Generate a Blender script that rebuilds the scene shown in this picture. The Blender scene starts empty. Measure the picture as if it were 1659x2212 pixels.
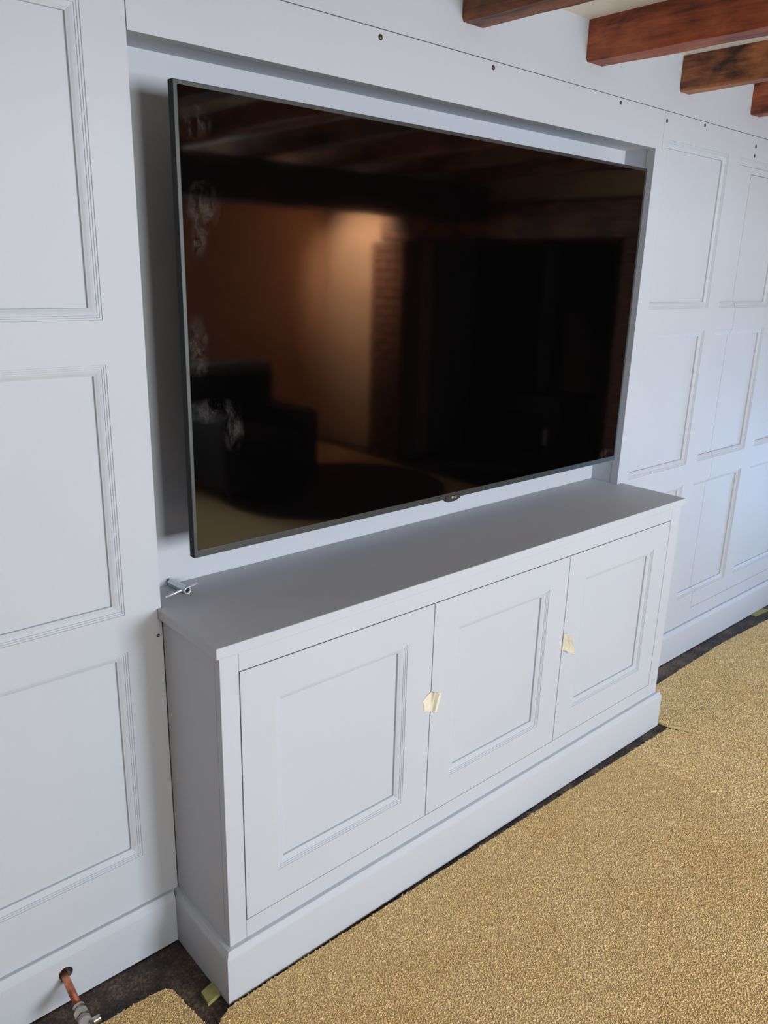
import bpy, bmesh, math, random
import numpy as np
from mathutils import Matrix, Vector
from mathutils.geometry import tessellate_polygon

# ------------------------------------------------------------------ camera, world, light, exposure
scn = bpy.context.scene
COL = scn.collection
random.seed(7)
RNG = np.random.default_rng(7)

F_PX, YAW, PITCH, ROLL = 1714.5, math.radians(41.962), math.radians(-16.899), math.radians(1.5513)
CAM_POS = Vector((-0.8067, -1.5883, 1.6869))
_f = Vector((math.sin(YAW) * math.cos(PITCH), math.cos(YAW) * math.cos(PITCH), math.sin(PITCH)))
_r = Vector((math.cos(YAW), -math.sin(YAW), 0.0))
_u = _r.cross(_f)
_c, _s = math.cos(ROLL), math.sin(ROLL)
_r2, _u2 = _c * _r + _s * _u, -_s * _r + _c * _u
cam_data = bpy.data.cameras.new('camera')
cam = bpy.data.objects.new('camera', cam_data)
COL.objects.link(cam)
_m = Matrix((_r2, _u2, -_f)).transposed().to_4x4()
_m.translation = CAM_POS
cam.matrix_world = _m
cam_data.sensor_fit = 'VERTICAL'
cam_data.sensor_height = 36.0
cam_data.lens = F_PX / 2212.0 * 36.0
cam_data.clip_start = 0.02
scn.camera = cam

world = bpy.data.worlds.new('world')
scn.world = world
world.use_nodes = True
world.node_tree.nodes['Background'].inputs[0].default_value = (0.62, 0.76, 1.0, 1)
world.node_tree.nodes['Background'].inputs[1].default_value = 0.6


def area_light(name, loc, rot, sx, sy, power, colour):
    l = bpy.data.lights.new(name, 'AREA')
    l.shape = 'RECTANGLE'
    l.size, l.size_y = sx, sy
    l.energy = power
    l.color = colour
    o = bpy.data.objects.new(name, l)
    o.location = loc
    o.rotation_euler = rot
    COL.objects.link(o)
    return o


# daylight standing in the windows: two casements opposite the television, an added low blue pane tinting the right wall
WIN = [(-0.70, 0.10, 0.80, 2.24), (0.75, 2.15, 0.80, 2.24)]
for (_a, _b, _z0, _z1), _p, _k in zip(WIN, (84, 208), ((0.93, 0.97, 0.96), (0.81, 0.91, 1.0))):
    area_light('daylight_casement', ((_a + _b) / 2, -5.30, (_z0 + _z1) / 2), (math.radians(90), 0, 0), _b - _a, _z1 - _z0, _p, _k)
area_light('blue_fill_pane', (4.50, -0.75, 0.575), (math.radians(90), 0, math.radians(90)), 0.9, 0.85, 22, (0.30, 0.58, 1.0))

scn.cycles.use_light_tree = False
scn.cycles.max_bounces = 5
scn.cycles.diffuse_bounces = 3
scn.cycles.glossy_bounces = 3
scn.cycles.transmission_bounces = 2
scn.cycles.transparent_max_bounces = 6
scn.cycles.adaptive_threshold = 0.04
scn.cycles.caustics_reflective = False
scn.cycles.caustics_refractive = False
scn.view_settings.view_transform = 'Standard'
scn.view_settings.look = 'None'
scn.view_settings.gamma = 1.0
scn.view_settings.use_curve_mapping = False
scn.view_settings.exposure = 0.33

# ------------------------------------------------------------------ materials


def new_mat(name):
    m = bpy.data.materials.new(name)
    m.use_nodes = True
    nt = m.node_tree
    return m, nt, nt.nodes['Principled BSDF']


def lk(nt, a, b):
    nt.links.new(a, b)


def noise(nt, scale, detail=3, rough=0.5, vec=None, stretch=None):
    n = nt.nodes.new('ShaderNodeTexNoise')
    n.inputs['Scale'].default_value = scale
    n.inputs['Detail'].default_value = detail
    n.inputs['Roughness'].default_value = rough
    if vec is None:
        g = nt.nodes.new('ShaderNodeNewGeometry')
        vec = g.outputs['Position']
    if stretch:
        mp = nt.nodes.new('ShaderNodeMapping')
        mp.inputs['Scale'].default_value = stretch
        lk(nt, vec, mp.inputs['Vector'])
        vec = mp.outputs['Vector']
    lk(nt, vec, n.inputs['Vector'])
    return n


def ramp(nt, src, stops):
    r = nt.nodes.new('ShaderNodeValToRGB')
    e = r.color_ramp.elements
    e[0].position, e[0].color = stops[0][0], (*stops[0][1], 1)
    e[1].position, e[1].color = stops[-1][0], (*stops[-1][1], 1)
    for p, c in stops[1:-1]:
        x = e.new(p)
        x.color = (*c, 1)
    lk(nt, src, r.inputs['Fac'])
    return r


def bump(nt, bsdf, src, strength, dist):
    b = nt.nodes.new('ShaderNodeBump')
    b.inputs['Strength'].default_value = strength
    b.inputs['Distance'].default_value = dist
    lk(nt, src, b.inputs['Height'])
    lk(nt, b.outputs['Normal'], bsdf.inputs['Normal'])
    return b


def plain(name, col, rough=0.5, metal=0.0, vary=0.06, scale=30, bmp=0.0, detail=2):
    m, nt, b = new_mat(name)
    n = noise(nt, scale, detail)
    lo = tuple(c * (1 - vary) for c in col)
    hi = tuple(min(1, c * (1 + vary)) for c in col)
    r = ramp(nt, n.outputs['Fac'], [(0.3, lo), (0.7, hi)])
    lk(nt, r.outputs['Color'], b.inputs['Base Color'])
    b.inputs['Roughness'].default_value = rough
    b.inputs['Metallic'].default_value = metal
    if bmp:
        bump(nt, b, n.outputs['Fac'], bmp, 0.002)
    return m


PAINT = plain('pale_grey_paint', (0.545, 0.562, 0.612), 0.62, vary=0.012, scale=3, detail=1)
_nt = PAINT.node_tree
bump(_nt, _nt.nodes['Principled BSDF'], noise(_nt, 700, 0).outputs['Fac'], 0.12, 0.0006)
DARK = plain('gap_shade', (0.012, 0.011, 0.012), 0.9)  # near-black colour that puts shade into gaps and holes
PLASTER = plain('cream_plaster', (0.88, 0.85, 0.78), 0.85, vary=0.06, scale=14, bmp=0.4)
PEACH = plain('terracotta_plaster', (0.60, 0.365, 0.235), 0.8, vary=0.05, scale=4)
RUSSET = plain('dark_russet_plaster', (0.20, 0.11, 0.075), 0.85, vary=0.06, scale=4)
SCREW = plain('brass_screw', (0.30, 0.21, 0.09), 0.4, 0.8)
COPPER = plain('copper', (0.62, 0.25, 0.15), 0.38, 0.85, vary=0.25, scale=60)
CHROME = plain('nickel', (0.50, 0.46, 0.41), 0.26, 1.0, vary=0.12, scale=90)
STEEL = plain('polished_steel', (0.78, 0.79, 0.80), 0.38, 0.7)
ZINC = plain('zinc_plate', (0.60, 0.68, 0.70), 0.35, 0.6, vary=0.08, scale=120)
TAPE = plain('masking_tape', (0.80, 0.73, 0.57), 0.7, vary=0.05, scale=120)
SHIM = plain('yellow_green_shim', (0.30, 0.27, 0.095), 0.55, vary=0.12, scale=90)
BEZEL = plain('tv_bezel', (0.058, 0.062, 0.058), 0.45, 0.5, vary=0.05)
TVSIDE = plain('tv_side_shade', (0.010, 0.013, 0.014), 0.7, 0.0)
TVBACK = plain('tv_back_plastic', (0.09, 0.085, 0.09), 0.6)
BADGE = plain('badge_plastic', (0.05, 0.043, 0.042), 0.25)
LOGO = plain('badge_print', (0.42, 0.40, 0.40), 0.4)
IRON = plain('black_iron', (0.02, 0.022, 0.025), 0.45, 0.4)
MORTAR = plain('mortar', (0.22, 0.18, 0.14), 0.9, vary=0.2)
BRICK = plain('brick_red', (0.20, 0.075, 0.04), 0.85, vary=0.35, scale=18)
SOOT = plain('sooty_brick', (0.03, 0.024, 0.02), 0.9, vary=0.4)
CHAIRF = plain('dark_chair_fabric', (0.022, 0.017, 0.018), 0.8, vary=0.2, scale=80)
HIGHLIGHT = plain('mauve_highlight', (0.22, 0.17, 0.19), 0.8, vary=0.15, scale=40)
RUG = plain('dark_rug', (0.035, 0.022, 0.018), 0.95, vary=0.3, scale=60)
WFRAME = plain('white_window_frame', (0.75, 0.75, 0.73), 0.45)


def mat_screen():
    m, nt, b = new_mat('tv_screen')
    g = nt.nodes.new('ShaderNodeNewGeometry')
    pos = g.outputs['Position']
    # dried wipe marks, mostly down the side of the glass nearest the door wall
    spots = [(0.035, 1.955, 0.05, 0.035), (0.055, 1.80, 0.042, 0.055), (0.04, 1.735, 0.03, 0.035),
             (0.03, 1.52, 0.03, 0.075), (0.05, 1.385, 0.09, 0.03), (0.11, 1.335, 0.03, 0.05),
             (1.62, 1.085, 0.045, 0.022)]
    acc = None
    sep = nt.nodes.new('ShaderNodeSeparateXYZ')
    lk(nt, pos, sep.inputs[0])

    def mth(op, a, bv, c=None):
        n = nt.nodes.new('ShaderNodeMath')
        n.operation = op
        for i, v in enumerate((a, bv, c)):
            if v is None:
                continue
            if isinstance(v, (int, float)):
                n.inputs[i].default_value = v
            else:
                lk(nt, v, n.inputs[i])
        return n.outputs[0]
    for (x, z, rx, rz) in spots:
        dx = mth('DIVIDE', mth('SUBTRACT', sep.outputs[0], x), rx)
        dz = mth('DIVIDE', mth('SUBTRACT', sep.outputs[2], z), rz)
        d2 = mth('ADD', mth('MULTIPLY', dx, dx), mth('MULTIPLY', dz, dz))
        s = mth('MAXIMUM', mth('SUBTRACT', 1.0, d2), 0.0)
        acc = s if acc is None else mth('ADD', acc, s)
    n1 = noise(nt, 34, 7, 0.72, pos, (1.0, 1.0, 0.6))
    n1.inputs['Distortion'].default_value = 0.5
    r1 = ramp(nt, n1.outputs['Fac'], [(0.44, (0, 0, 0)), (0.80, (1, 1, 1))])
    mask = mth('MULTIPLY', acc, r1.outputs['Color'])
    mx = nt.nodes.new('ShaderNodeMix')
    mx.data_type = 'RGBA'
    lk(nt, mask, mx.inputs['Factor'])
    mx.inputs[6].default_value = (0.0012, 0.0010, 0.0011, 1)
    mx.inputs[7].default_value = (0.085, 0.075, 0.072, 1)
    lk(nt, mx.outputs[2], b.inputs['Base Color'])
    b.inputs['Roughness'].default_value = 0.05
    b.inputs['IOR'].default_value = 1.62
    return m


SCREEN = mat_screen()


def mat_wood(name, dark, mid, light, seed):
    m, nt, b = new_mat(name)
    g = nt.nodes.new('ShaderNodeNewGeometry')
    mp = nt.nodes.new('ShaderNodeMapping')
    mp.inputs['Location'].default_value = (seed * 3.1, seed * 1.7, seed * 2.3)
    lk(nt, g.outputs['Position'], mp.inputs['Vector'])
    v = mp.outputs['Vector']
    grain = noise(nt, 26, 8, 0.62, v, (1.6, 0.16, 1.6))
    grain.inputs['Distortion'].default_value = 0.8
    blot = noise(nt, 7, 5, 0.65, v, (1, 0.55, 1))
    blot.inputs['Distortion'].default_value = 0.5
    mixf = nt.nodes.new('ShaderNodeMath')
    mixf.operation = 'MULTIPLY_ADD'
    lk(nt, grain.outputs['Fac'], mixf.inputs[0])
    mixf.inputs[1].default_value = 0.40
    sc = nt.nodes.new('ShaderNodeMath')
    sc.operation = 'MULTIPLY'
    lk(nt, blot.outputs['Fac'], sc.inputs[0])
    sc.inputs[1].default_value = 0.60
    lk(nt, sc.outputs[0], mixf.inputs[2])
    r = ramp(nt, mixf.outputs[0], [(0.40, dark), (0.50, mid), (0.62, light)])
    lk(nt, r.outputs['Color'], b.inputs['Base Color'])
    b.inputs['Roughness'].default_value = 0.55
    bump(nt, b, grain.outputs['Fac'], 0.5, 0.004)
    return m


WOODS = [mat_wood('oak_brown', (0.05, 0.019, 0.009), (0.22, 0.070, 0.025), (0.44, 0.16, 0.055), 1),
         mat_wood('oak_red', (0.12, 0.025, 0.009), (0.34, 0.075, 0.025), (0.54, 0.15, 0.05), 2.4),
         mat_wood('oak_amber', (0.04, 0.014, 0.007), (0.26, 0.082, 0.026), (0.48, 0.18, 0.06), 4.2),
         mat_wood('oak_dark', (0.015, 0.008, 0.005), (0.05, 0.022, 0.012), (0.09, 0.04, 0.02), 6)]


def mat_floor():
    m, nt, b = new_mat('dark_stained_floor')
    n1 = noise(nt, 9, 6, 0.65)
    n2 = noise(nt, 120, 4, 0.7)
    mul = nt.nodes.new('ShaderNodeMath')
    mul.operation = 'MULTIPLY_ADD'
    lk(nt, n2.outputs['Fac'], mul.inputs[0])
    mul.inputs[1].default_value = 0.45
    sc = nt.nodes.new('ShaderNodeMath')
    sc.operation = 'MULTIPLY'
    lk(nt, n1.outputs['Fac'], sc.inputs[0])
    sc.inputs[1].default_value = 0.55
    lk(nt, sc.outputs[0], mul.inputs[2])
    r = ramp(nt, mul.outputs[0], [(0.42, (0.014, 0.009, 0.006)), (0.51, (0.055, 0.034, 0.022)), (0.60, (0.17, 0.12, 0.08))])
    lk(nt, r.outputs['Color'], b.inputs['Base Color'])
    b.inputs['Roughness'].default_value = 0.6
    bump(nt, b, mul.outputs[0], 0.5, 0.003)
    return m


FLOOR = mat_floor()


def mat_carpet():
    m, nt, b = new_mat('golden_carpet')
    big = noise(nt, 3.2, 4, 0.6)
    fine = noise(nt, 260, 3, 0.6)
    r1 = ramp(nt, big.outputs['Fac'], [(0.3, (0.92, 0.645, 0.30)), (0.7, (0.98, 0.735, 0.39))])
    g = nt.nodes.new('ShaderNodeNewGeometry')
    r2 = ramp(nt, g.outputs['Random Per Island'], [(0.0, (0.84, 0.83, 0.81)), (1.0, (1.06, 1.06, 1.05))])
    mx = nt.nodes.new('ShaderNodeMix')
    mx.data_type = 'RGBA'
    mx.blend_type = 'MULTIPLY'
    mx.inputs['Factor'].default_value = 1.0
    lk(nt, r1.outputs['Color'], mx.inputs[6])
    lk(nt, r2.outputs['Color'], mx.inputs[7])
    lk(nt, mx.outputs[2], b.inputs['Base Color'])
    b.inputs['Roughness'].default_value = 0.95
    b.inputs['Specular IOR Level'].default_value = 0.1
    b.inputs['Sheen Weight'].default_value = 0.35
    b.inputs['Sheen Roughness'].default_value = 0.5
    b.inputs['Sheen Tint'].default_value = (1.0, 0.80, 0.50, 1)
    bump(nt, b, fine.outputs['Fac'], 0.5, 0.003)
    return m


CARPET = mat_carpet()


def mat_pane():
    m, nt, b = new_mat('window_glass')
    out = nt.nodes['Material Output']
    t = nt.nodes.new('ShaderNodeBsdfTransparent')
    gl = nt.nodes.new('ShaderNodeBsdfGlossy')
    gl.inputs['Roughness'].default_value = 0.02
    fr = nt.nodes.new('ShaderNodeFresnel')
    mx = nt.nodes.new('ShaderNodeMixShader')
    lk(nt, fr.outputs[0], mx.inputs[0])
    lk(nt, t.outputs[0], mx.inputs[1])
    lk(nt, gl.outputs[0], mx.inputs[2])
    lk(nt, mx.outputs[0], out.inputs['Surface'])
    return m


PANE = mat_pane()

# ------------------------------------------------------------------ mesh helpers


def wloc(o):
    v = Vector((0, 0, 0))
    while o is not None:
        v += o.location
        o = o.parent
    return v


def mk(name, verts, faces, mat, parent=None, smooth=False, origin=None):
    """one mesh object; verts in world space"""
    V = np.array(verts, dtype=float)
    if origin is None:
        lo, hi = V.min(0), V.max(0)
        origin = Vector(((lo[0] + hi[0]) / 2, (lo[1] + hi[1]) / 2, lo[2]))
    else:
        origin = Vector(origin)
    V = V - np.array(origin)
    me = bpy.data.meshes.new(name)
    me.from_pydata(V.tolist(), [], [list(f) for f in faces])
    me.validate()
    bm = bmesh.new()
    bm.from_mesh(me)
    bmesh.ops.recalc_face_normals(bm, faces=bm.faces)
    bm.to_mesh(me)
    bm.free()
    if smooth:
        for p in me.polygons:
            p.use_smooth = True
    me.materials.append(mat)
    o = bpy.data.objects.new(name, me)
    COL.objects.link(o)
    o.parent = parent
    o.location = origin - wloc(parent)
    return o


def tag(o, label=None, cat=None, group=None, kind=None):
    if label:
        o['label'] = label
    if cat:
        o['category'] = cat
    if group:
        o['group'] = group
    if kind:
        o['kind'] = kind
    return o


def empty(name, loc):
    o = bpy.data.objects.new(name, None)
    o.empty_display_size = 0.1
    o.location = loc
    COL.objects.link(o)
    return o


class MB:
    def __init__(self):
        self.v, self.f = [], []

    def add(self, v, f):
        n = len(self.v)
        self.v += [tuple(p) for p in v]
        self.f += [tuple(i + n for i in q) for q in f]
        return self

    def box(self, x0, x1, y0, y1, z0, z1):
        v = [(x, y, z) for z in (z0, z1) for y in (y0, y1) for x in (x0, x1)]
        return self.add(v, [(0, 2, 3, 1), (4, 5, 7, 6), (0, 1, 5, 4), (2, 6, 7, 3), (0, 4, 6, 2), (1, 3, 7, 5)])

    def quad(self, a, b, c, d):
        return self.add([a, b, c, d], [(0, 1, 2, 3)])

    def tube(self, p0, p1, r0, r1=None, n=16, caps=True):
        r1 = r0 if r1 is None else r1
        p0, p1 = Vector(p0), Vector(p1)
        d = (p1 - p0).normalized()
        a = d.orthogonal().normalized()
        b = d.cross(a)
        v = []
        for p, r in ((p0, r0), (p1, r1)):
            v += [p + (a * math.cos(2 * math.pi * i / n) + b * math.sin(2 * math.pi * i / n)) * r for i in range(n)]
        f = [(i, (i + 1) % n, n + (i + 1) % n, n + i) for i in range(n)]
        if caps:
            f += [tuple(range(n))[::-1], tuple(range(n, 2 * n))]
        return self.add(v, f)

    def lathe(self, p0, d, prof, n=24):
        """prof: (distance along d, radius)"""
        p0, d = Vector(p0), Vector(d).normalized()
        a = d.orthogonal().normalized()
        b = d.cross(a)
        v = []
        for t, r in prof:
            v += [p0 + d * t + (a * math.cos(2 * math.pi * i / n) + b * math.sin(2 * math.pi * i / n)) * r for i in range(n)]
        f = []
        for k in range(len(prof) - 1):
            f += [(k * n + i, k * n + (i + 1) % n, (k + 1) * n + (i + 1) % n, (k + 1) * n + i) for i in range(n)]
        return self.add(v, f)

    def build(self, name, mat, parent=None, smooth=False, bevel=0.0, seg=2):
        o = mk(name, self.v, self.f, mat, parent, smooth)
        if bevel:
            bevel_obj(o, bevel, seg)
        return o


def bevel_obj(o, w, seg=2):
    bm = bmesh.new()
    bm.from_mesh(o.data)
    bmesh.ops.remove_doubles(bm, verts=bm.verts, dist=1e-6)
    ed = [e for e in bm.edges if len(e.link_faces) == 2 and e.calc_face_angle(0) > 0.5]
    bmesh.ops.bevel(bm, geom=ed, offset=w, segments=seg, profile=0.6, affect='EDGES', clamp_overlap=True)
    bm.to_mesh(o.data)
    bm.free()


def holed_slab(x0, x1, z0, z1, holes, y0, y1):
    """board in the xz plane, face at y0 and back at y1, with rectangular openings (x0,x1,z0,z1)"""
    xs = sorted({x0, x1} | {min(max(h[i], x0), x1) for h in holes for i in (0, 1)})
    zs = sorted({z0, z1} | {min(max(h[i], z0), z1) for h in holes for i in (2, 3)})

    def solid(i, j):
        if i < 0 or j < 0 or i >= len(xs) - 1 or j >= len(zs) - 1:
            return False
        cx, cz = (xs[i] + xs[i + 1]) / 2, (zs[j] + zs[j + 1]) / 2
        return not any(h[0] < cx < h[1] and h[2] < cz < h[3] for h in holes)
    m = MB()
    for i in range(len(xs) - 1):
        for j in range(len(zs) - 1):
            if not solid(i, j):
                continue
            a, b, c, d = xs[i], xs[i + 1], zs[j], zs[j + 1]
            m.quad((a, y0, c), (b, y0, c), (b, y0, d), (a, y0, d))
            m.quad((a, y1, c), (a, y1, d), (b, y1, d), (b, y1, c))
            if not solid(i - 1, j):
                m.quad((a, y0, c), (a, y0, d), (a, y1, d), (a, y1, c))
            if not solid(i + 1, j):
                m.quad((b, y0, c), (b, y1, c), (b, y1, d), (b, y0, d))
            if not solid(i, j - 1):
                m.quad((a, y0, c), (a, y1, c), (b, y1, c), (b, y0, c))
            if not solid(i, j + 1):
                m.quad((a, y0, d), (b, y0, d), (b, y1, d), (a, y1, d))
    bm = bmesh.new()
    vs = [bm.verts.new(v) for v in m.v]
    for f in m.f:
        bm.faces.new([vs[i] for i in f])
    bmesh.ops.remove_doubles(bm, verts=bm.verts, dist=1e-6)
    bmesh.ops.dissolve_limit(bm, angle_limit=0.01, verts=bm.verts, edges=bm.edges)
    bm.verts.index_update()
    m.v = [tuple(v.co) for v in bm.verts]
    m.f = [tuple(v.index for v in f.verts) for f in bm.faces]
    bm.free()
    return m


# panel moulding: (inset from the outer edge, depth behind the face)
MOULD = [(0.0, 0.0), (0.0006, 0.0020), (0.0042, 0.0022), (0.0048, 0.0040), (0.0082, 0.0043), (0.0088, 0.0060),
         (0.0112, 0.0063), (0.0165, 0.0082), (0.0205, 0.0104), (0.0228, 0.0114), (0.0232, 0.0175)]
MW = 0.0232
MD = 0.0175


def moulding(rect, y, sides='LRTB', dirn=1.0):
    """mitred frame of the stepped profile round rect; a missing side ends the strips square"""
    x0, x1, z0, z1 = rect
    m = MB()

    def corner(s, cx, cz):
        # cx,cz in {0,1}
        px = (x0 + (s if 'L' in sides else 0)) if cx == 0 else (x1 - (s if 'R' in sides else 0))
        pz = (z0 + (s if 'B' in sides else 0)) if cz == 0 else (z1 - (s if 'T' in sides else 0))
        return px, pz
    runs = {'L': ((0, 0), (0, 1)), 'R': ((1, 0), (1, 1)), 'B': ((0, 0), (1, 0)), 'T': ((0, 1), (1, 1))}
    for k, (a, b) in runs.items():
        if k not in sides:
            continue
        v = []
        for s, d in MOULD:
            for c in (a, b):
                px, pz = corner(s, *c)
                v.append((px, y + d * dirn, pz))
        n = len(MOULD)
        m.add(v, [(2 * i, 2 * i + 1, 2 * i + 3, 2 * i + 2) for i in range(n - 1)])
    return m


def panel_set(parent, rect, y, sides='LRTB'):
    """flat recessed panel and its moulding"""
    x0, x1, z0, z1 = rect
    moulding(rect, y, sides).build('moulding', PAINT, parent)
    a = x0 + (MW if 'L' in sides else 0)
    b = x1 - (MW if 'R' in sides else 0)
    MB().box(a, b, y + MD - 0.0004, y + MD + 0.006, z0 + MW, z1 - MW).build('panel', PAINT, parent)


def profile_run(prof, axis, a, b, base):
    """extrude prof [(out, z)] along x (axis 0) or y (axis 1); out is measured from base towards -y / -x"""
    v = []
    for t in (a, b):
        for o, z in prof:
            v.append((t, base - o, z) if axis == 0 else (base - o, t, z))
    n = len(prof)
    f = [(i, (i + 1) % n, n + (i + 1) % n, n + i) for i in range(n)] + [tuple(range(n))[::-1], tuple(range(n, 2 * n))]
    return MB().add(v, f)


# ------------------------------------------------------------------ key dimensions (metres)
XL, XR, YF = -3.6, 4.25, -5.10            # room: side walls and the window wall opposite
CEIL = 2.404
SEAM = 2.2276
NL, NR, NT, NB = -0.0597, 1.8116, 2.1067, 0.116     # recess
CT = 0.932                                 # worktop height
G = 0.0010
ROWS = [(0.2930, 0.8470), (0.9370, 1.4900), (1.5780, 2.1415)]     # panel rows, outer edges of the moulding
BT = 0.030                                 # board thickness

# ------------------------------------------------------------------ the panelled wall
wall = MB().box(XL, XR, 0.135, 0.26, 0.0, CEIL).build('wall_back', PLASTER)
tag(wall, 'pale grey panelled wall with television recess', kind='structure')

LX = [(-0.147 - 0.448, -0.147), (-0.147 - 0.448 - 0.538, -0.147 - 0.538), (-0.147 - 0.448 - 1.076, -0.147 - 1.076)]
holes = [(a, b, c, d) for a, b in LX for c, d in ROWS]
left_board = holed_slab(XL, NL - G, 0.0, SEAM - G, holes, 0.0, BT).build('left_panelling', PAINT, wall)
for h in holes:
    panel_set(left_board, h, 0.0)

JX = 1.8500                                # faint vertical joint at the end of the header board
header = holed_slab(NL + G, JX - G, NT, SEAM - G, [], 0.0, BT).build('header_board', PAINT, wall)
frieze = holed_slab(XL, XR, SEAM + G, CEIL, [], 0.0, BT).build('frieze_board', PAINT, wall)

DX0, DX1, DZ0, DZ1 = 2.5655, 3.486, 0.2150, 2.0940   # jib door cut through the panelling
COLS = [(1.8850, 2.3290), (2.4200, 2.8690), (2.9640, 3.4120), (3.5060, 3.9540)]
rh = [(JX - 1, JX, NT, SEAM), (DX0, DX1, DZ0, DZ1)]
rw, rd = [], []
for ci, (a, b) in enumerate(COLS):
    for (c, d) in ROWS:
        if ci == 0 or ci == 3:
            rw.append(((a, b, c, d), 'LRTB'))
        elif ci == 1:
            top = d > DZ1
            if top:      # the door head crosses the top panel: wall keeps an inverted L
                rw.append(((a, DX0, c, d), 'LTB'))
                rd.append(((DX0, b, c, DZ1), 'RB'))
                rw.append(((DX0, b, DZ1, d), 'RT'))
            else:
                rw.append(((a, DX0, c, d), 'LTB'))
                rd.append(((DX0, b, c, d), 'RTB'))
        else:
            if d > DZ1:
                rd.append(((a, b, c, DZ1), 'LRB'))
                rw.append(((a, b, DZ1, d), 'LRT'))
            else:
                rd.append(((a, b, c, d), 'LRTB'))


def clipped_set(parent, rect, sides):
    """panel whose moulding is interrupted where the jib door is cut"""
    x0, x1, z0, z1 = rect
    moulding(rect, 0.0, sides).build('moulding', PAINT, parent)
    a, b = x0 + (MW if 'L' in sides else 0), x1 - (MW if 'R' in sides else 0)
    c, d = z0 + (MW if 'B' in sides else 0), z1 - (MW if 'T' in sides else 0)
    MB().box(a, b, MD - 0.0004, MD + 0.006, c, d).build('panel', PAINT, parent)


right_board = holed_slab(NR, XR, 0.0, SEAM - G, rh + [h for h, s in rw], 0.0, BT).build('right_panelling', PAINT, wall)
for h, s in rw:
    clipped_set(right_board, h, s)

GD = 0.0017
door = holed_slab(DX0 + GD, DX1 - GD, DZ0 + GD, DZ1 - GD, [h for h, s in rd], 0.0, BT).build('door_1', PAINT)
tag(door, 'concealed door cut through the grey panelling', kind='structure')
for (a, b, c, d), s in rd:
    if 'L' not in s:
        a += GD
    if 'T' not in s:
        d -= GD
    clipped_set(door, (a, b, c, d), s)
MB().box(DX0 - 0.05, DX1 + 0.05, 0.06, 0.065, DZ0 - 0.05, DZ1 + 0.05).build('door_gap_shade', DARK, wall)  # near-black sheet gives the door cracks their shade

# recess lining
rec = MB().box(NL - 0.02, NR + 0.02, NB, NB + 0.018, CT - 0.06, NT + 0.02).build('recess_back', PAINT, wall)
MB().box(NL - 0.02, NR + 0.02, BT + 0.0008, NB, NT + 0.0012, NT + 0.019).build('recess_soffit', PAINT, wall)
MB().box(NR + 0.0012, NR + 0.019, BT + 0.0008, NB, CT - 0.06, NT + 0.0012).build('recess_jamb', PAINT, wall)
MB().box(NL - 0.019, NL - 0.0012, BT + 0.0008, NB, CT - 0.06, NT + 0.0012).build('recess_jamb', PAINT, wall)


def screw(x, z, parent, r=0.0045, y=0.0):
    o = MB().lathe((x, y - 0.0003, z), (0, 1, 0), [(0.0012, r * 0.9), (0.0, r), (0.0, 0.00001)], 14).build('screw_hole_shade', DARK, parent)  # flat near-black disc draws the shade of an uncut hole
    MB().lathe((x + r * 0.15, y - 0.0006, z - r * 0.15), (0, 1, 0), [(0.0004, 0.00001), (0.0, r * 0.25), (0.0003, r * 0.5), (0.0010, r * 0.52)], 10).build('screw_head', SCREW, o)


for x, z, p, r in [(0.570, 2.210, header, 0.0062), (0.970, 2.212, header, 0.0058), (1.578, 2.213, header, 0.0052),
                   (1.863, 2.198, right_board, 0.0058), (2.120, 2.216, right_board, 0.0055), (2.536, 2.192, right_board, 0.006),
                   (2.536, 2.158, right_board, 0.006), (-0.0715, 0.865, left_board, 0.0038)]:
    screw(x, z, p, r * 1.1)

# baseboards
SKP = [(0.0, 0.0), (0.0195, 0.0), (0.0195, 0.1300), (0.0180, 0.1365), (0.0130, 0.1440), (0.0100, 0.1500), (0.0085, 0.1510), (0.0, 0.1510)]


def dz(prof, z):
    return [(o, max(zz, z)) for o, zz in prof]


SKP = dz(SKP, 0.004)
bb_l = profile_run(SKP, 0, XL, -0.0779, -0.0002).build('baseboard_left', PAINT)
tag(bb_l, 'pale grey baseboard left of the cabinet with a pipe hole', kind='structure')
bb_r = profile_run(SKP, 0, 1.8534, XR, -0.0002).build('baseboard_right', PAINT)
tag(bb_r, 'pale grey baseboard right of the cabinet', kind='structure')
# pipe hole bored through the baseboard and the board behind
HX, HZ, HR = -0.3620, 0.0885, 0.0165


def bore(o):
    cut = MB().tube((HX, -0.05, HZ), (HX, 0.10, HZ), HR, n=40).build('cutter', DARK)
    md = o.modifiers.new('bore', 'BOOLEAN')
    md.operation = 'DIFFERENCE'
    md.object = cut
    md.solver = 'EXACT'
    dg = bpy.context.evaluated_depsgraph_get()
    dg.update()
    me = bpy.data.meshes.new_from_object(o.evaluated_get(dg))
    o.modifiers.clear()
    o.data = me
    if not me.materials:
        me.materials.append(PAINT)
    bpy.data.objects.remove(cut)


bore(bb_l)
bore(left_board)

# ------------------------------------------------------------------ floor, ceiling and the other walls
fl = MB().box(XL - 0.15, 5.3, YF - 0.2, 0.26, -0.12, 0.0).build('floor', FLOOR)
tag(fl, 'dark stained bare floor under the carpet', kind='structure')
ce = MB().box(XL - 0.15, 5.3, YF - 0.2, 0.26, CEIL, CEIL + 0.12).build('ceiling', PLASTER)
tag(ce, 'cream plaster ceiling between oak beams', kind='structure')
wl = MB().box(XL - 0.15, XL, YF - 0.2, 0.0, 0.0, CEIL).build('wall_left', RUSSET)
tag(wl, 'plain terracotta side wall', kind='structure')


def swap(m, fn):
    m.v = [fn(v) for v in m.v]
    return m


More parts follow.
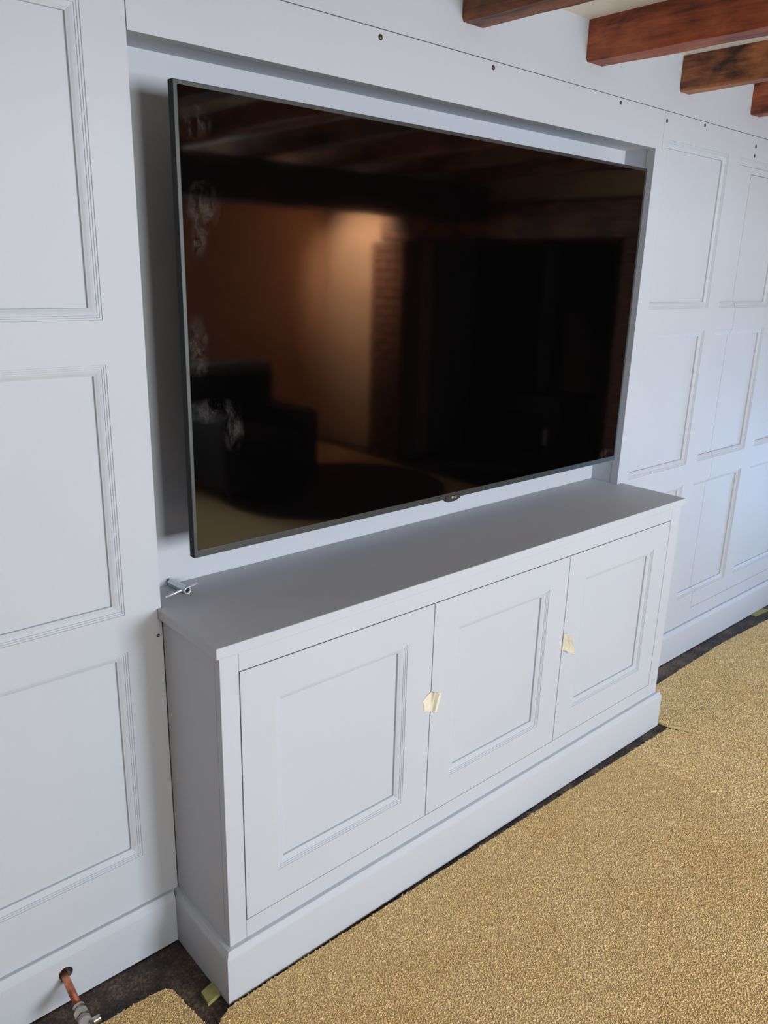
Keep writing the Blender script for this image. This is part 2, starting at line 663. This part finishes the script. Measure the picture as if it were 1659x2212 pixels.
wf = swap(holed_slab(XL, XR + 0.1, 0.0, CEIL, WIN, YF, YF - 0.15), lambda v: v).build('wall_front', PEACH)
tag(wf, 'terracotta wall with the garden window', kind='structure')
FY0, FY1, FZ = -3.72, -1.60, 1.95         # inglenook opening in the end wall
DY0, DY1, DDZ0, DDZ1 = -1.20, -0.30, 0.15, 1.0
wr = swap(holed_slab(YF, 0.0, 0.0, CEIL, [(FY0, FY1, 0.0, FZ), (DY0, DY1, DDZ0, DDZ1)], XR, XR + 0.12),
          lambda v: (v[1], v[0], v[2])).build('wall_right', PEACH)
tag(wr, 'terracotta end wall behind the fireplace', kind='structure')


def window(name, label, horiz, a0, a1, z0, z1, plane, depth, nx, nz):
    """framed window: horiz 0 lies along x, 1 along y; plane is the inside wall face, depth signed outwards"""
    def T(m):
        if horiz:
            m.v = [(v[1], v[0], v[2]) for v in m.v]
        return m
    p0, p1 = sorted((plane + depth * 0.4, plane + depth * 0.9))
    fw = 0.05
    root = T(holed_slab(a0, a1, z0, z1, [(a0 + fw, a1 - fw, z0 + fw, z1 - fw)], p0, p1)).build(name, WFRAME)
    tag(root, label, kind='structure')
    for i in range(1, nx):
        x = a0 + (a1 - a0) * i / nx
        T(MB().box(x - 0.02, x + 0.02, p0 + 0.01, p1 - 0.01, z0 + fw, z1 - fw)).build('mullion', WFRAME, root)
    for j in range(1, nz):
        z = z0 + (z1 - z0) * j / nz
        T(MB().box(a0 + fw, a1 - fw, p0 + 0.015, p1 - 0.015, z - 0.012, z + 0.012)).build('glazing_bar', WFRAME, root)
    for i in range(nx):
        for j in range(nz):
            xa, xb = a0 + (a1 - a0) * i / nx, a0 + (a1 - a0) * (i + 1) / nx
            za, zb = z0 + (z1 - z0) * j / nz, z0 + (z1 - z0) * (j + 1) / nz
            pm = (p0 + p1) / 2
            T(MB().box(max(xa, a0 + fw), min(xb, a1 - fw), pm - 0.002, pm + 0.002, max(za, z0 + fw), min(zb, z1 - fw))).build('pane', PANE, root)
    return root


window('window_1', 'casement window behind the photographer', 0, *WIN[0], YF, -0.15, 2, 1)
window('window_2', 'casement window opposite the television', 0, *WIN[1], YF, -0.15, 2, 1)
window('window_3_added', 'added low window that tints the right panelling blue', 1, DY0, DY1, DDZ0, DDZ1, XR, 0.12, 2, 1)

# ------------------------------------------------------------------ oak ceiling beams
BX = [(0.8416, 0.9261, 0), (1.3758, 1.4648, 1), (1.9181, 1.9880, 2), (2.4473, 2.5290, 1)]


def beam(name, x0, x1, z0, z1, ya, yb, mat, seed, along=1, ch=0.006):
    """hewn timber along y: chamfered section, wavering along its length"""
    rnd = random.Random(seed)
    n = max(8, int(abs(yb - ya) / 0.09))
    m = MB()
    v = []
    ph = [rnd.uniform(0, 6.28) for _ in range(6)]
    for i in range(n + 1):
        t = i / n
        y = ya + (yb - ya) * t
        amp = min(1.0, i / 3.0)
        w = [amp * (0.0035 * math.sin(y * 5.1 + p) + 0.0022 * math.sin(y * 13.7 + 2 * p)) for p in ph]
        sec = [(x0 + w[0], z1), (x0 + w[0] * 0.5 + w[3], z0 + ch * 1.6 + w[1]), (x0 + ch + w[3], z0 + w[1]),
               (x1 - ch + w[4], z0 + w[2]), (x1 + w[4], z0 + ch * 1.4 + w[2]), (x1 + w[5], z1)]
        for (sx, sz) in sec:
            v.append((sx, y, sz) if along == 1 else (y, sx, sz))
    k = 6
    f = []
    for i in range(n):
        for j in range(k):
            f.append((i * k + j, i * k + (j + 1) % k, (i + 1) * k + (j + 1) % k, (i + 1) * k + j))
    f += [tuple(range(k)), tuple(range(n * k, n * k + k))[::-1]]
    m.add(v, f)
    return m.build(name, mat)


names = ['brown oak ceiling beam meeting the wall furthest left, above the television',
         'reddish oak ceiling beam over the right half of the television',
         'amber oak ceiling beam with a dark streak, second from the right',
         'oak ceiling beam at the right edge of the photograph, partly hidden']
for (a, b, w), nm, sd in zip(BX, names, (1, 2, 3, 4)):
    o = beam('ceiling_beam', a, b, 2.295, CEIL, -0.0005, YF + 0.002, WOODS[w], sd)
    tag(o, nm, 'beam', 'oak ceiling beams')
for i, x in enumerate((-3.43, -2.90, -2.36, -1.83, -1.30, -0.765, -0.23, 0.305, 2.98, 3.50)):
    o = beam('ceiling_beam', x, x + 0.085, 2.295, CEIL, -0.0005, YF + 0.002, WOODS[i % 3], 20 + i)
    tag(o, 'oak ceiling beam out of the frame, seen only as a dark reflection in the screen', 'beam', 'oak ceiling beams')
cb = beam('cross_beam', -3.05, -2.78, 2.06, 2.2945, XL + 0.002, XR - 0.26, WOODS[3], 40, along=0, ch=0.02)
tag(cb, 'heavy dark cross beam reflected across the top of the screen', 'beam')

# ------------------------------------------------------------------ built-in cabinet
CF, BF, PF = -0.2640, -0.2555, -0.2742
BL, BR = -0.0590, 1.8345
CL_, CR_ = -0.0700, 1.8435
CB = 0.9065
cabx = empty('media_cabinet', ((BL + BR) / 2, -0.13, 0.0))
tag(cabx, 'long pale grey built-in cabinet with three panelled doors below the television', 'cabinet')
# carcass sides, near-black sheet for the shade behind the doors, face frame
MB().box(BL, BL + 0.018, BF + 0.0215, -0.0008, 0.10, CB).build('side_panel', PAINT, cabx)
MB().box(BR - 0.018, BR, BF + 0.0215, -0.0008, 0.10, CB).build('side_panel', PAINT, cabx)
MB().box(BL + 0.018, BR - 0.018, BF + 0.03, BF + 0.034, 0.10, CB - 0.01).build('carcass_shade', DARK, cabx)
D = [-0.0129, 0.5813, 1.1752, 1.7743]
DT, DB = 0.8591, 0.1997
g2 = 0.0003
MB().box(BL, D[0] - g2, BF, BF + 0.021, 0.140, CB - 0.0004).build('stile', PAINT, cabx, bevel=0.0006, seg=1)
MB().box(D[3] + g2, BR, BF, BF + 0.021, 0.140, CB - 0.0004).build('stile', PAINT, cabx, bevel=0.0006, seg=1)
MB().box(D[0] + g2, D[3] - g2, BF + 0.0002, BF + 0.021, DT, CB - 0.0004).build('top_rail', PAINT, cabx, bevel=0.0005, seg=1)
MB().box(D[0] + g2, D[3] - g2, BF + 0.0002, BF + 0.021, 0.140, DB).build('bottom_rail', PAINT, cabx, bevel=0.0005, seg=1)
GAP = 0.0013
for i in range(3):
    a, b = D[i] + (0.0026 if i == 0 else GAP), D[i + 1] - (0.0020 if i == 2 else GAP)
    c, d = DB + 0.0020, DT - 0.0024
    rect = (a + 0.090, b - 0.092, c + 0.091, d - 0.088)
    dr = holed_slab(a, b, c, d, [rect], BF + 0.0004, BF + 0.021).build('cabinet_door', PAINT, cabx)
    panel_set(dr, rect, BF + 0.0004)
# plinth: front run and returns as one mitred mesh
PLP = [(0.0, 0.003), (0.0187, 0.003), (0.0187, 0.1290), (0.0178, 0.1340), (0.0140, 0.1420), (0.0115, 0.1480), (0.0100, 0.1496), (0.0, 0.1500)]
v = []
for o_, z in PLP:
    v += [(BL - o_, -0.0004, z), (BL - o_, BF - o_, z), (BR + o_, BF - o_, z), (BR + o_, -0.0004, z)]
n = len(PLP)
f = []
for k in range(n):
    k2 = (k + 1) % n
    for j in range(3):
        f.append((k * 4 + j, k * 4 + j + 1, k2 * 4 + j + 1, k2 * 4 + j))
f += [tuple(k * 4 for k in range(n)), tuple(k * 4 + 3 for k in range(n))[::-1]]
MB().add(v, f).build('plinth', PAINT, cabx)
# worktop runs back into the recess
wt = MB().add([(x, y, z) for z in (CB, CT) for x, y in ((CL_, CF), (CR_, CF), (CR_, -0.0006), (NR - 0.0008, -0.0006), (NR - 0.0008, NB - 0.0006),
                                                        (NL + 0.0008, NB - 0.0006), (NL + 0.0008, -0.0006), (CL_, -0.0006))],
              [tuple(range(8))[::-1], tuple(range(8, 16))] + [(i, (i + 1) % 8, 8 + (i + 1) % 8, 8 + i) for i in range(8)]).build(
    'worktop', PAINT, bevel=0.0022, seg=3)
tag(wt, 'flat grey painted worktop running back into the television recess', 'worktop')

# ------------------------------------------------------------------ television
TL, TR, TB, TT = 0.0, 1.680, 1.0560, 2.0265
TF, TK = -0.0587, -0.0400
tv = empty('television', ((TL + TR) / 2, 0.03, TB))
tag(tv, 'large black flat screen television mounted in the wall recess', 'television')
bz = (0.0085, 0.0085, 0.0165, 0.0085)     # left, right, bottom, top
o = holed_slab(TL, TR, TB, TT, [(TL + bz[0], TR - bz[1], TB + bz[2], TT - bz[3])], TF, TK).build('bezel', BEZEL, tv, bevel=0.0012, seg=2)
MB().box(TL + 0.0004, TR - 0.0004, TF + 0.0030, TK + 0.004, TB + 0.0004, TT - 0.0004)
sc_ = MB().box(TL + bz[0], TR - bz[1], TF + 0.0012, TK - 0.002, TB + bz[2], TT - bz[3]).build('screen', SCREEN, tv)
# band behind the bezel lip, shade of the side faces put into its colour
holed_slab(TL - 0.0004, TR + 0.0004, TB - 0.0004, TT + 0.0004, [(TL + 0.01, TR - 0.01, TB + 0.01, TT - 0.01)], TF + 0.0028, TK + 0.002).build('edge_shade', TVSIDE, tv)
MB().box(TL + 0.02, TR - 0.02, TK - 0.002, TK + 0.012, TB + 0.02, TT - 0.02).build('rear_cover', TVBACK, tv, bevel=0.006)
MB().box(TL + 0.28, TR - 0.28, TK + 0.012, TK + 0.050, TB + 0.03, TT - 0.30).build('electronics_housing', TVBACK, tv, bevel=0.01)
br = MB()
for x in (0.55, 1.13):
    br.box(x - 0.02, x + 0.02, TK + 0.050, NB - 0.014, 1.22, 1.66)
br.box(0.50, 1.18, NB - 0.016, NB - 0.0005, 1.36, 1.54)
br.build('wall_bracket', IRON, tv)
badge = MB().add([(x, y, z) for y in (TF - 0.0035, TF + 0.012) for x, z in ((0.806, 1.0535), (0.814, 1.0470), (0.846, 1.0470), (0.866, 1.0535), (0.866, 1.0650), (0.806, 1.0650))],
                 [(0, 1, 2, 3, 4, 5), (11, 10, 9, 8, 7, 6)] + [(i, (i + 1) % 6, 6 + (i + 1) % 6, 6 + i) for i in range(6)]).build('badge', BADGE, tv, bevel=0.0006, seg=1)


def text_obj(txt, size, loc, mat, parent, name):
    cu = bpy.data.curves.new(name, 'FONT')
    cu.body = txt
    cu.size = size
    cu.extrude = 0.0002
    cu.align_x = 'LEFT'
    t = bpy.data.objects.new(name, cu)
    COL.objects.link(t)
    dg = bpy.context.evaluated_depsgraph_get()
    dg.update()
    me = bpy.data.meshes.new_from_object(t.evaluated_get(dg))
    bpy.data.objects.remove(t)
    me.transform(Matrix.Rotation(math.radians(90), 4, 'X'))
    me.materials.clear()
    me.materials.append(mat)
    ob = bpy.data.objects.new(name, me)
    COL.objects.link(ob)
    ob.parent = parent
    ob.location = Vector(loc) - wloc(parent)
    return ob


text_obj('LG', 0.0095, (0.8385, TF - 0.0040, 1.0560), LOGO, badge, 'badge_lettering')
MB().lathe((0.8330, TF - 0.0040, 1.0592), (0, 1, 0), [(0.0004, 0.0001), (0.0, 0.0002), (0.0, 0.0036), (0.0005, 0.0037)], 20).build('badge_emblem', LOGO, badge)

# ------------------------------------------------------------------ carpet
ZC = 0.010
OUT = [(XL + 0.001, -0.128), (-0.75, -0.133), (-0.333, -0.131), (-0.215, -0.134), (-0.176, -0.139), (-0.164, -0.150), (-0.157, -0.205), (-0.150, -0.262),
       (-0.146, -0.305), (-0.141, -0.318), (-0.133, -0.318), (-0.112, -0.296), (-0.080, -0.284), (0.10, -0.284), (0.45, -0.290), (0.80, -0.296), (1.20, -0.304),
       (1.60, -0.312), (1.846, -0.318), (1.860, -0.336), (1.93, -0.462), (2.030, -0.629), (2.036, -0.625), (1.939, -0.455), (1.884, -0.332), (1.874, -0.300), (1.866, -0.20), (1.870, -0.115),
       (2.156, -0.106), (2.45, -0.098), (2.706, -0.092), (3.0, -0.100), (3.214, -0.110), (3.6, -0.10), (3.99, -0.10), (3.99, YF + 0.001), (XL + 0.001, YF + 0.001)]
tri = tessellate_polygon([[Vector((x, y, 0)) for x, y in OUT]])
n = len(OUT)
v = [(x, y, 0.0005) for x, y in OUT] + [(x, y, ZC) for x, y in OUT]
f = [tuple(t) for t in tri] + [tuple(i + n for i in t[::-1]) for t in tri] + [(i, (i + 1) % n, n + (i + 1) % n, n + i) for i in range(n)]
carpet = mk('carpet', v, f, CARPET)
tag(carpet, 'golden beige carpet cut back around the cabinet', 'carpet')


def inside(px, py):
    r = np.zeros(len(px), bool)
    j = n - 1
    for i in range(n):
        xi, yi = OUT[i]
        xj, yj = OUT[j]
        c = ((yi > py) != (yj > py)) & (px < (xj - xi) * (py - yi) / (yj - yi + 1e-12) + xi)
        r ^= c
        j = i
    return r


def tufts():
    pts = []
    for (xa, xb, ya, yb, s) in ((-0.70, 1.6, -1.15, -0.09, 0.0042), (1.6, 3.98, -1.15, -0.09, 0.0062), (-0.70, 3.98, -1.75, -1.15, 0.0085)):
        gx, gy = np.meshgrid(np.arange(xa, xb, s), np.arange(ya, yb, s))
        p = np.stack([gx.ravel(), gy.ravel()], 1)
        p += RNG.uniform(-0.5, 0.5, p.shape) * s * 0.9
        p = p[inside(p[:, 0], p[:, 1])]
        pts.append(np.c_[p, np.full(len(p), s)])
    P = np.concatenate(pts)
    N = len(P)
    K = 3
    ang = RNG.uniform(0, 6.28, (N, 1)) + np.arange(K) * (2 * math.pi / K)
    rad = (P[:, 2:3] * 0.66) * RNG.uniform(0.8, 1.25, (N, 1))
    h = RNG.uniform(0.0018, 0.0034, N)
    lean = RNG.normal(0, 1, (N, 2)) * P[:, 2:3] * 0.55
    V = np.empty((N, 2 * K + 1, 3))
    V[:, :K, 0] = P[:, :1] + np.cos(ang) * rad
    V[:, :K, 1] = P[:, 1:2] + np.sin(ang) * rad
    V[:, :K, 2] = ZC - 0.0006
    V[:, K:2 * K, 0] = P[:, :1] + lean[:, :1] * 0.6 + np.cos(ang + 0.5) * rad * 0.72
    V[:, K:2 * K, 1] = P[:, 1:2] + lean[:, 1:] * 0.6 + np.sin(ang + 0.5) * rad * 0.72
    V[:, K:2 * K, 2] = (ZC + h * 0.7)[:, None]
    V[:, 2 * K, :2] = P[:, :2] + lean
    V[:, 2 * K, 2] = ZC + h
    loc = []
    for i in range(K):
        j = (i + 1) % K
        loc += [(i, j, K + j), (i, K + j, K + i), (K + i, K + j, 2 * K)]
    T = (np.array(loc)[None] + (np.arange(N) * (2 * K + 1))[:, None, None]).reshape(-1, 3)
    me = bpy.data.meshes.new('carpet_pile')
    me.vertices.add(N * (2 * K + 1))
    me.vertices.foreach_set('co', V.reshape(-1).astype(np.float32))
    me.loops.add(T.size)
    me.loops.foreach_set('vertex_index', T.reshape(-1).astype(np.int32))
    me.polygons.add(len(T))
    me.polygons.foreach_set('loop_start', (np.arange(len(T)) * 3).astype(np.int32))
    me.polygons.foreach_set('loop_total', np.full(len(T), 3, np.int32))
    me.polygons.foreach_set('use_smooth', np.ones(len(T), bool))
    me.update(calc_edges=True)
    me.materials.append(CARPET)
    o = bpy.data.objects.new('carpet_pile', me)
    COL.objects.link(o)
    o.parent = carpet
    o.location = -wloc(carpet)
    o['kind'] = 'stuff'
    return N


tufts()

# ------------------------------------------------------------------ small things
# shims under the plinth and the baseboards
def wedge(name, pts, h0, h1, label):
    v = [(x, y, 0.0003) for x, y in pts] + [(x, y, h) for (x, y), h in zip(pts, (h0, h0, h1, h1))]
    o = mk(name, v, [(3, 2, 1, 0), (4, 5, 6, 7), (0, 1, 5, 4), (1, 2, 6, 5), (2, 3, 7, 6), (3, 0, 4, 7)], SHIM)
    tag(o, label, 'shim')


wedge('packing_shim', [(-0.116, -0.243), (-0.113, -0.204), (-0.0785, -0.196), (-0.0785, -0.235)], 0.011, 0.011, 'yellow-green plastic shim beside the left end of the plinth')
wedge('packing_shim', [(3.22, -0.045), (3.22, -0.021), (3.36, -0.021), (3.36, -0.055)], 0.005, 0.005, 'flat pale shim under the baseboard at the right edge')

# copper pipe with compression valve
pipe = empty('radiator_pipe', (HX, -0.09, 0.0))
tag(pipe, 'copper radiator pipe with nickel fitting coming out of the baseboard', 'pipe')
p0, p1 = Vector((HX + 0.001, 0.055, 0.0905)), Vector((-0.3700, -0.118, 0.0745))
d = (p1 - p0).normalized()
MB().tube(p0, p1, 0.0085, n=28).build('pipe_tail', COPPER, pipe, smooth=False)
for pl in pipe.children[0].data.polygons:
    pl.use_smooth = len(pl.vertices) == 4
fit = MB().lathe(p1 - d * 0.006, d, [(0, 0.0086), (0, 0.0125), (0.002, 0.0138), (0.009, 0.0138), (0.0105, 0.0122), (0.013, 0.0122), (0.0145, 0.0145), (0.030, 0.0145),
                                     (0.0315, 0.0125), (0.036, 0.0125), (0.0375, 0.0160), (0.06, 0.0165), (0.075, 0.013), (0.075, 0.0001)], 28).build('compression_fitting', CHROME, pipe, smooth=True)
nut = MB().lathe(p1 + d * 0.010, d, [(0, 0.0125), (0.0004, 0.0168), (0.0145, 0.0168), (0.0150, 0.0125)], 6).build('nut', CHROME, pipe, bevel=0.0006)
MB().tube(p1 + d * 0.048, p1 + d * 0.048 + Vector((0.030, -0.004, 0.004)), 0.0085, 0.0075, 20).build('bleed_spigot', CHROME, pipe)

# key on the worktop: hexagonal zinc barrel with a steel cross bar
key = empty('socket_key', (0.022, 0.07, CT))
tag(key, 'small zinc tubular key with a steel cross bar lying on the worktop', 'tool')
k0, k1 = Vector((0.0195, 0.1075, CT + 0.0090)), Vector((0.0260, 0.0330, CT + 0.0090))
dk = (k1 - k0).normalized()
R6 = 0.0098
MB().lathe(k0, dk, [(0.0, 0.0001), (0.0, R6), (0.056, R6), (0.0595, R6 * 0.93)], 6).build('barrel', ZINC, key)
L = (k1 - k0).length
MB().lathe(k0 + dk * 0.058, dk, [(0.0, 0.0090), (L - 0.0585, 0.0088), (L - 0.058, 0.0080), (L - 0.0585, 0.0066), (L - 0.063, 0.0064)], 28).build('socket_mouth', STEEL, key, smooth=True)
MB().lathe(k0 + dk * (L - 0.0045), dk, [(0.0, 0.0001), (0.0, 0.0068)], 20).build('bore_shade', DARK, key)  # near-black disc stands for the shade down the socket
b0, b1 = Vector((-0.0290, 0.0400, CT + 0.0040)), Vector((0.0660, 0.0560, CT + 0.0125))
db = (b1 - b0).normalized()
LB = (b1 - b0).length
MB().lathe(b0, db, [(0, 0.0001), (0, 0.0022), (0.005, 0.0022), (0.0055, 0.0016), (0.0075, 0.0016), (0.008, 0.0029), (LB - 0.009, 0.0029), (LB, 0.0008), (LB, 0.0001)], 16).build('cross_bar', STEEL, key, smooth=True)


def sheet(name, grid, mat, parent=None, th=0.0004):
    """crumpled sheet from a grid of points [row][col] with a little thickness towards +y"""
    nr, nc = len(grid), len(grid[0])
    v = [tuple(p) for row in grid for p in row]
    v += [(p[0] + th * 0.3, p[1] + th, p[2]) for row in grid for p in row]
    q = nr * nc
    f = []
    for i in range(nr - 1):
        for j in range(nc - 1):
            a = i * nc + j
            f += [(a, a + 1, a + nc + 1, a + nc), (q + a, q + a + nc, q + a + nc + 1, q + a + 1)]
    for i in range(nr - 1):
        for j in (0, nc - 1):
            a = i * nc + j
            f.append((a, a + nc, q + a + nc, q + a))
    for j in range(nc - 1):
        for i in (0, nr - 1):
            a = i * nc + j
            f.append((a, a + 1, q + a + 1, q + a))
    return mk(name, v, f, mat, parent)


# masking tape pulls: the sheet sticks to one door, pinches out into a tab, and sticks to the next
Y0 = BF - 0.0006
tape = sheet('masking_tape', [
    [(0.5620, Y0, 0.5895), (0.5700, Y0 - .0006, 0.5945), (0.5800, Y0 - .002, 0.6000), (0.5835, Y0 - .010, 0.5975), (0.5900, Y0 - .0045, 0.5960), (0.5975, Y0 - .016, 0.5925), (0.6010, Y0 - .003, 0.5890), (0.6120, Y0 - .0012, 0.5850), (0.6215, Y0 - .001, 0.5800)],
    [(0.5500, Y0, 0.5800), (0.5640, Y0 - .0006, 0.5800), (0.5800, Y0 - .002, 0.5830), (0.5840, Y0 - .007, 0.5810), (0.5890, Y0 - .0055, 0.5790), (0.5940, Y0 - .014, 0.5770), (0.5985, Y0 - .003, 0.5750), (0.6090, Y0 - .0025, 0.5720), (0.6180, Y0 - .001, 0.5670)],
    [(0.5560, Y0, 0.5660), (0.5660, Y0 - .0004, 0.5650), (0.5775, Y0 - .001, 0.5640), (0.5825, Y0 - .0025, 0.5640), (0.5870, Y0 - .005, 0.5610), (0.5905, Y0 - .013, 0.5580), (0.5960, Y0 - .002, 0.5560), (0.6060, Y0 - .003, 0.5530), (0.6130, Y0 - .001, 0.5500)],
    [(0.5570, Y0, 0.5480), (0.5660, Y0 - .0004, 0.5440), (0.5740, Y0 - .001, 0.5410), (0.5800, Y0 - .002, 0.5390), (0.5830, Y0 - .004, 0.5370), (0.5860, Y0 - .011, 0.5350), (0.5910, Y0 - .002, 0.5320), (0.5990, Y0 - .001, 0.5290), (0.6050, Y0 - .001, 0.5270)]],
    TAPE)
tag(tape, 'crumpled masking tape bridging the left and middle cabinet doors', 'tape', 'masking tape pulls')
tape2 = sheet('masking_tape', [
    [(1.1770, Y0 - .0004, 0.5930), (1.1840, Y0 - .006, 0.5935), (1.1880, Y0 - .012, 0.5930), (1.1930, Y0 - .0185, 0.5925), (1.1965, Y0 - .016, 0.5900), (1.1975, Y0 - .008, 0.5890)],
    [(1.1765, Y0 - .0004, 0.5750), (1.1830, Y0 - .008, 0.5740), (1.1890, Y0 - .017, 0.5730), (1.1950, Y0 - .025, 0.5720), (1.1985, Y0 - .022, 0.5710), (1.2000, Y0 - .012, 0.5690)],
    [(1.1760, Y0 - .0004, 0.5550), (1.1850, Y0 - .009, 0.5520), (1.1940, Y0 - .018, 0.5490), (1.2040, Y0 - .026, 0.5460), (1.2075, Y0 - .023, 0.5450), (1.2090, Y0 - .012, 0.5430)],
    [(1.1755, Y0 - .0004, 0.5370), (1.1860, Y0 - .010, 0.5330), (1.1970, Y0 - .019, 0.5270), (1.2090, Y0 - .027, 0.5200), (1.2120, Y0 - .023, 0.5180), (1.2120, Y0 - .014, 0.5170)]],
    TAPE)
tag(tape2, 'folded masking tape tab sticking out between the middle and right cabinet doors', 'tape', 'masking tape pulls')

# ------------------------------------------------------------------ behind the camera: what the screen reflects
fire = empty('inglenook_fireplace', (4.45, -2.66, 0.0))
tag(fire, 'brick inglenook fireplace with oak lintel reflected in the screen', 'fireplace')
PX0, PX1 = 4.0, 4.95
MB().box(PX0 + 0.012, PX1, -4.13 + 0.012, FY0 - 0.012, 0.0, 1.93).build('pier', MORTAR, fire)
MB().box(PX0 + 0.012, PX1, FY1 + 0.012, -1.30 - 0.012, 0.0, 1.93).build('pier', MORTAR, fire)
MB().box(PX1, PX1 + 0.1, -4.13, -1.30, 0.0, CEIL).build('fire_back', SOOT, fire)
MB().box(PX0 + 0.05, PX1, -4.13, -1.30, 2.19, CEIL - 0.001).build('chimney_breast', PEACH, fire)
MB().box(PX0 - 0.001, PX1, -4.02, -1.40, 1.935, 2.185).build('lintel', WOODS[0], fire, bevel=0.02)
MB().box(PX0 - 0.005, PX1, FY0 + 0.01, FY1 - 0.01, 0.0005, 0.045).build('hearth', SOOT, fire)
bm0 = None
for (ya, yb) in ((-4.13, FY0), (FY1, -1.30)):
    for c in range(25):
        z = 0.004 + c * 0.077
        odd = c % 2
        cuts = [ya, ya + 0.215, yb] if not odd else [ya, ya + 0.1025, ya + 0.318, yb]
        for a, b in zip(cuts[:-1], cuts[1:]):
            if b - a < 0.05:
                continue
            MB().box(PX0 + RNG.uniform(-0.003, 0.003), PX0 + 0.10, a + 0.005, b - 0.005, z, z + 0.065).build('brick', BRICK, fire)

stove = empty('wood_stove', (4.42, -2.45, 0.045))
tag(stove, 'dark iron wood stove standing in the fireplace, faintly reflected', 'stove')
sx, sy = 4.42, -2.45
MB().box(sx - 0.19, sx + 0.19, sy - 0.30, sy + 0.30, 0.17, 0.76).build('stove_body', IRON, stove, bevel=0.012)
MB().box(sx - 0.22, sx + 0.21, sy - 0.33, sy + 0.33, 0.76, 0.79).build('top_plate', IRON, stove, bevel=0.008)
sd = MB().box(sx - 0.215, sx - 0.19, sy - 0.25, sy + 0.25, 0.22, 0.71).build('stove_door', IRON, stove, bevel=0.006)
MB().box(sx - 0.219, sx - 0.2155, sy - 0.18, sy + 0.18, 0.33, 0.64).build('glass', SCREEN, sd)
MB().tube((sx - 0.235, sy + 0.22, 0.42), (sx - 0.235, sy + 0.22, 0.54), 0.010).build('handle', STEEL, sd)
MB().tube((sx, sy, 0.79), (sx, sy, 1.93), 0.075, n=24).build('flue_pipe', IRON, stove)
for ax in (-0.15, 0.15):
    for ay in (-0.25, 0.25):
        MB().tube((sx + ax, sy + ay, 0.0455), (sx + ax, sy + ay, 0.17), 0.016, 0.024).build('leg', IRON, stove)

arm = empty('armchair', (2.45, -3.75, 0.0))
tag(arm, 'dark upholstered armchair reflected in the lower left of the screen', 'armchair')
ax, ay = 2.45, -3.75


def cushion(name, x0, x1, y0, y1, z0, z1, r, mat, parent):
    return MB().box(x0, x1, y0, y1, z0, z1).build(name, mat, parent, bevel=r, seg=4)


cushion('base', ax - 0.36, ax + 0.36, ay - 0.38, ay + 0.34, 0.10, 0.36, 0.02, CHAIRF, arm)
cushion('seat_cushion', ax - 0.25, ax + 0.25, ay - 0.24, ay + 0.38, 0.36, 0.50, 0.05, CHAIRF, arm)
cushion('armrest', ax - 0.42, ax - 0.25, ay - 0.38, ay + 0.37, 0.10, 0.66, 0.06, CHAIRF, arm)
cushion('armrest', ax + 0.25, ax + 0.42, ay - 0.38, ay + 0.37, 0.10, 0.66, 0.06, CHAIRF, arm)
bk = cushion('backrest', ax - 0.42, ax + 0.42, ay - 0.46, ay - 0.24, 0.10, 0.93, 0.07, CHAIRF, arm)
cushion('top_highlight', ax - 0.40, ax + 0.38, ay - 0.49, ay - 0.21, 0.885, 0.965, 0.03, HIGHLIGHT, bk)  # highlight along the chair top, put into a paler slab
for sx_ in (-0.36, 0.36):
    for sy_ in (-0.34, 0.30):
        MB().tube((ax + sx_, ay + sy_, 0.0183), (ax + sx_, ay + sy_, 0.10), 0.018, 0.024).build('leg', WOODS[3], arm)

# ceiling spotlight in the alcove beside the chimney, hidden from the screen by the cross beam
spot = empty('ceiling_spotlight', (3.35, -4.42, CEIL))
tag(spot, 'small ceiling spotlight lighting the alcove beside the fireplace', 'lamp')
MB().lathe((3.35, -4.42, CEIL - 0.0005), (0, 0, -1), [(0, 0.0001), (0, 0.05), (0.018, 0.05), (0.022, 0.02), (0.022, 0.0001)], 24).build('ceiling_rose', WFRAME, spot)
_d = Vector((0.86, 0.03, -0.51)).normalized()
_q = Vector((3.35, -4.42, CEIL - 0.075))
MB().tube((3.35, -4.42, CEIL - 0.02), _q, 0.008).build('stem', WFRAME, spot)
MB().lathe(_q - _d * 0.045, _d, [(0, 0.0001), (0, 0.030), (0.09, 0.042), (0.09, 0.038), (0.02, 0.026), (0.02, 0.0001)], 24).build('shade', WFRAME, spot)
_l = bpy.data.lights.new('spot_bulb', 'SPOT')
_l.energy = 430
_l.color = (1.0, 0.80, 0.58)
_l.spot_size = math.radians(96)
_l.spot_blend = 0.7
_l.shadow_soft_size = 0.03
_lo = bpy.data.objects.new('spot_bulb', _l)
COL.objects.link(_lo)
_lo.parent = spot
_lo.location = (_q + _d * 0.05) - spot.location
_lo.rotation_euler = _d.to_track_quat('-Z', 'Y').to_euler()

# dark oval rug on the far carpet
_n = 48
_v = []
for _z, _k in ((0.0102, 1.0), (0.0160, 1.0), (0.0180, 0.985)):
    _v += [(3.0 + 1.42 * _k * math.cos(2 * math.pi * i / _n) * 0.66, -3.35 + 0.82 * _k * math.sin(2 * math.pi * i / _n), _z) for i in range(_n)]
_fc = [tuple(range(_n))[::-1], tuple(range(2 * _n, 3 * _n))]
for _k in (0, 1):
    _fc += [(_k * _n + i, _k * _n + (i + 1) % _n, (_k + 1) * _n + (i + 1) % _n, (_k + 1) * _n + i) for i in range(_n)]
rug = mk('oval_rug', _v, _fc, RUG)
tag(rug, 'dark oval rug in front of the fireplace, seen in the screen', 'rug')
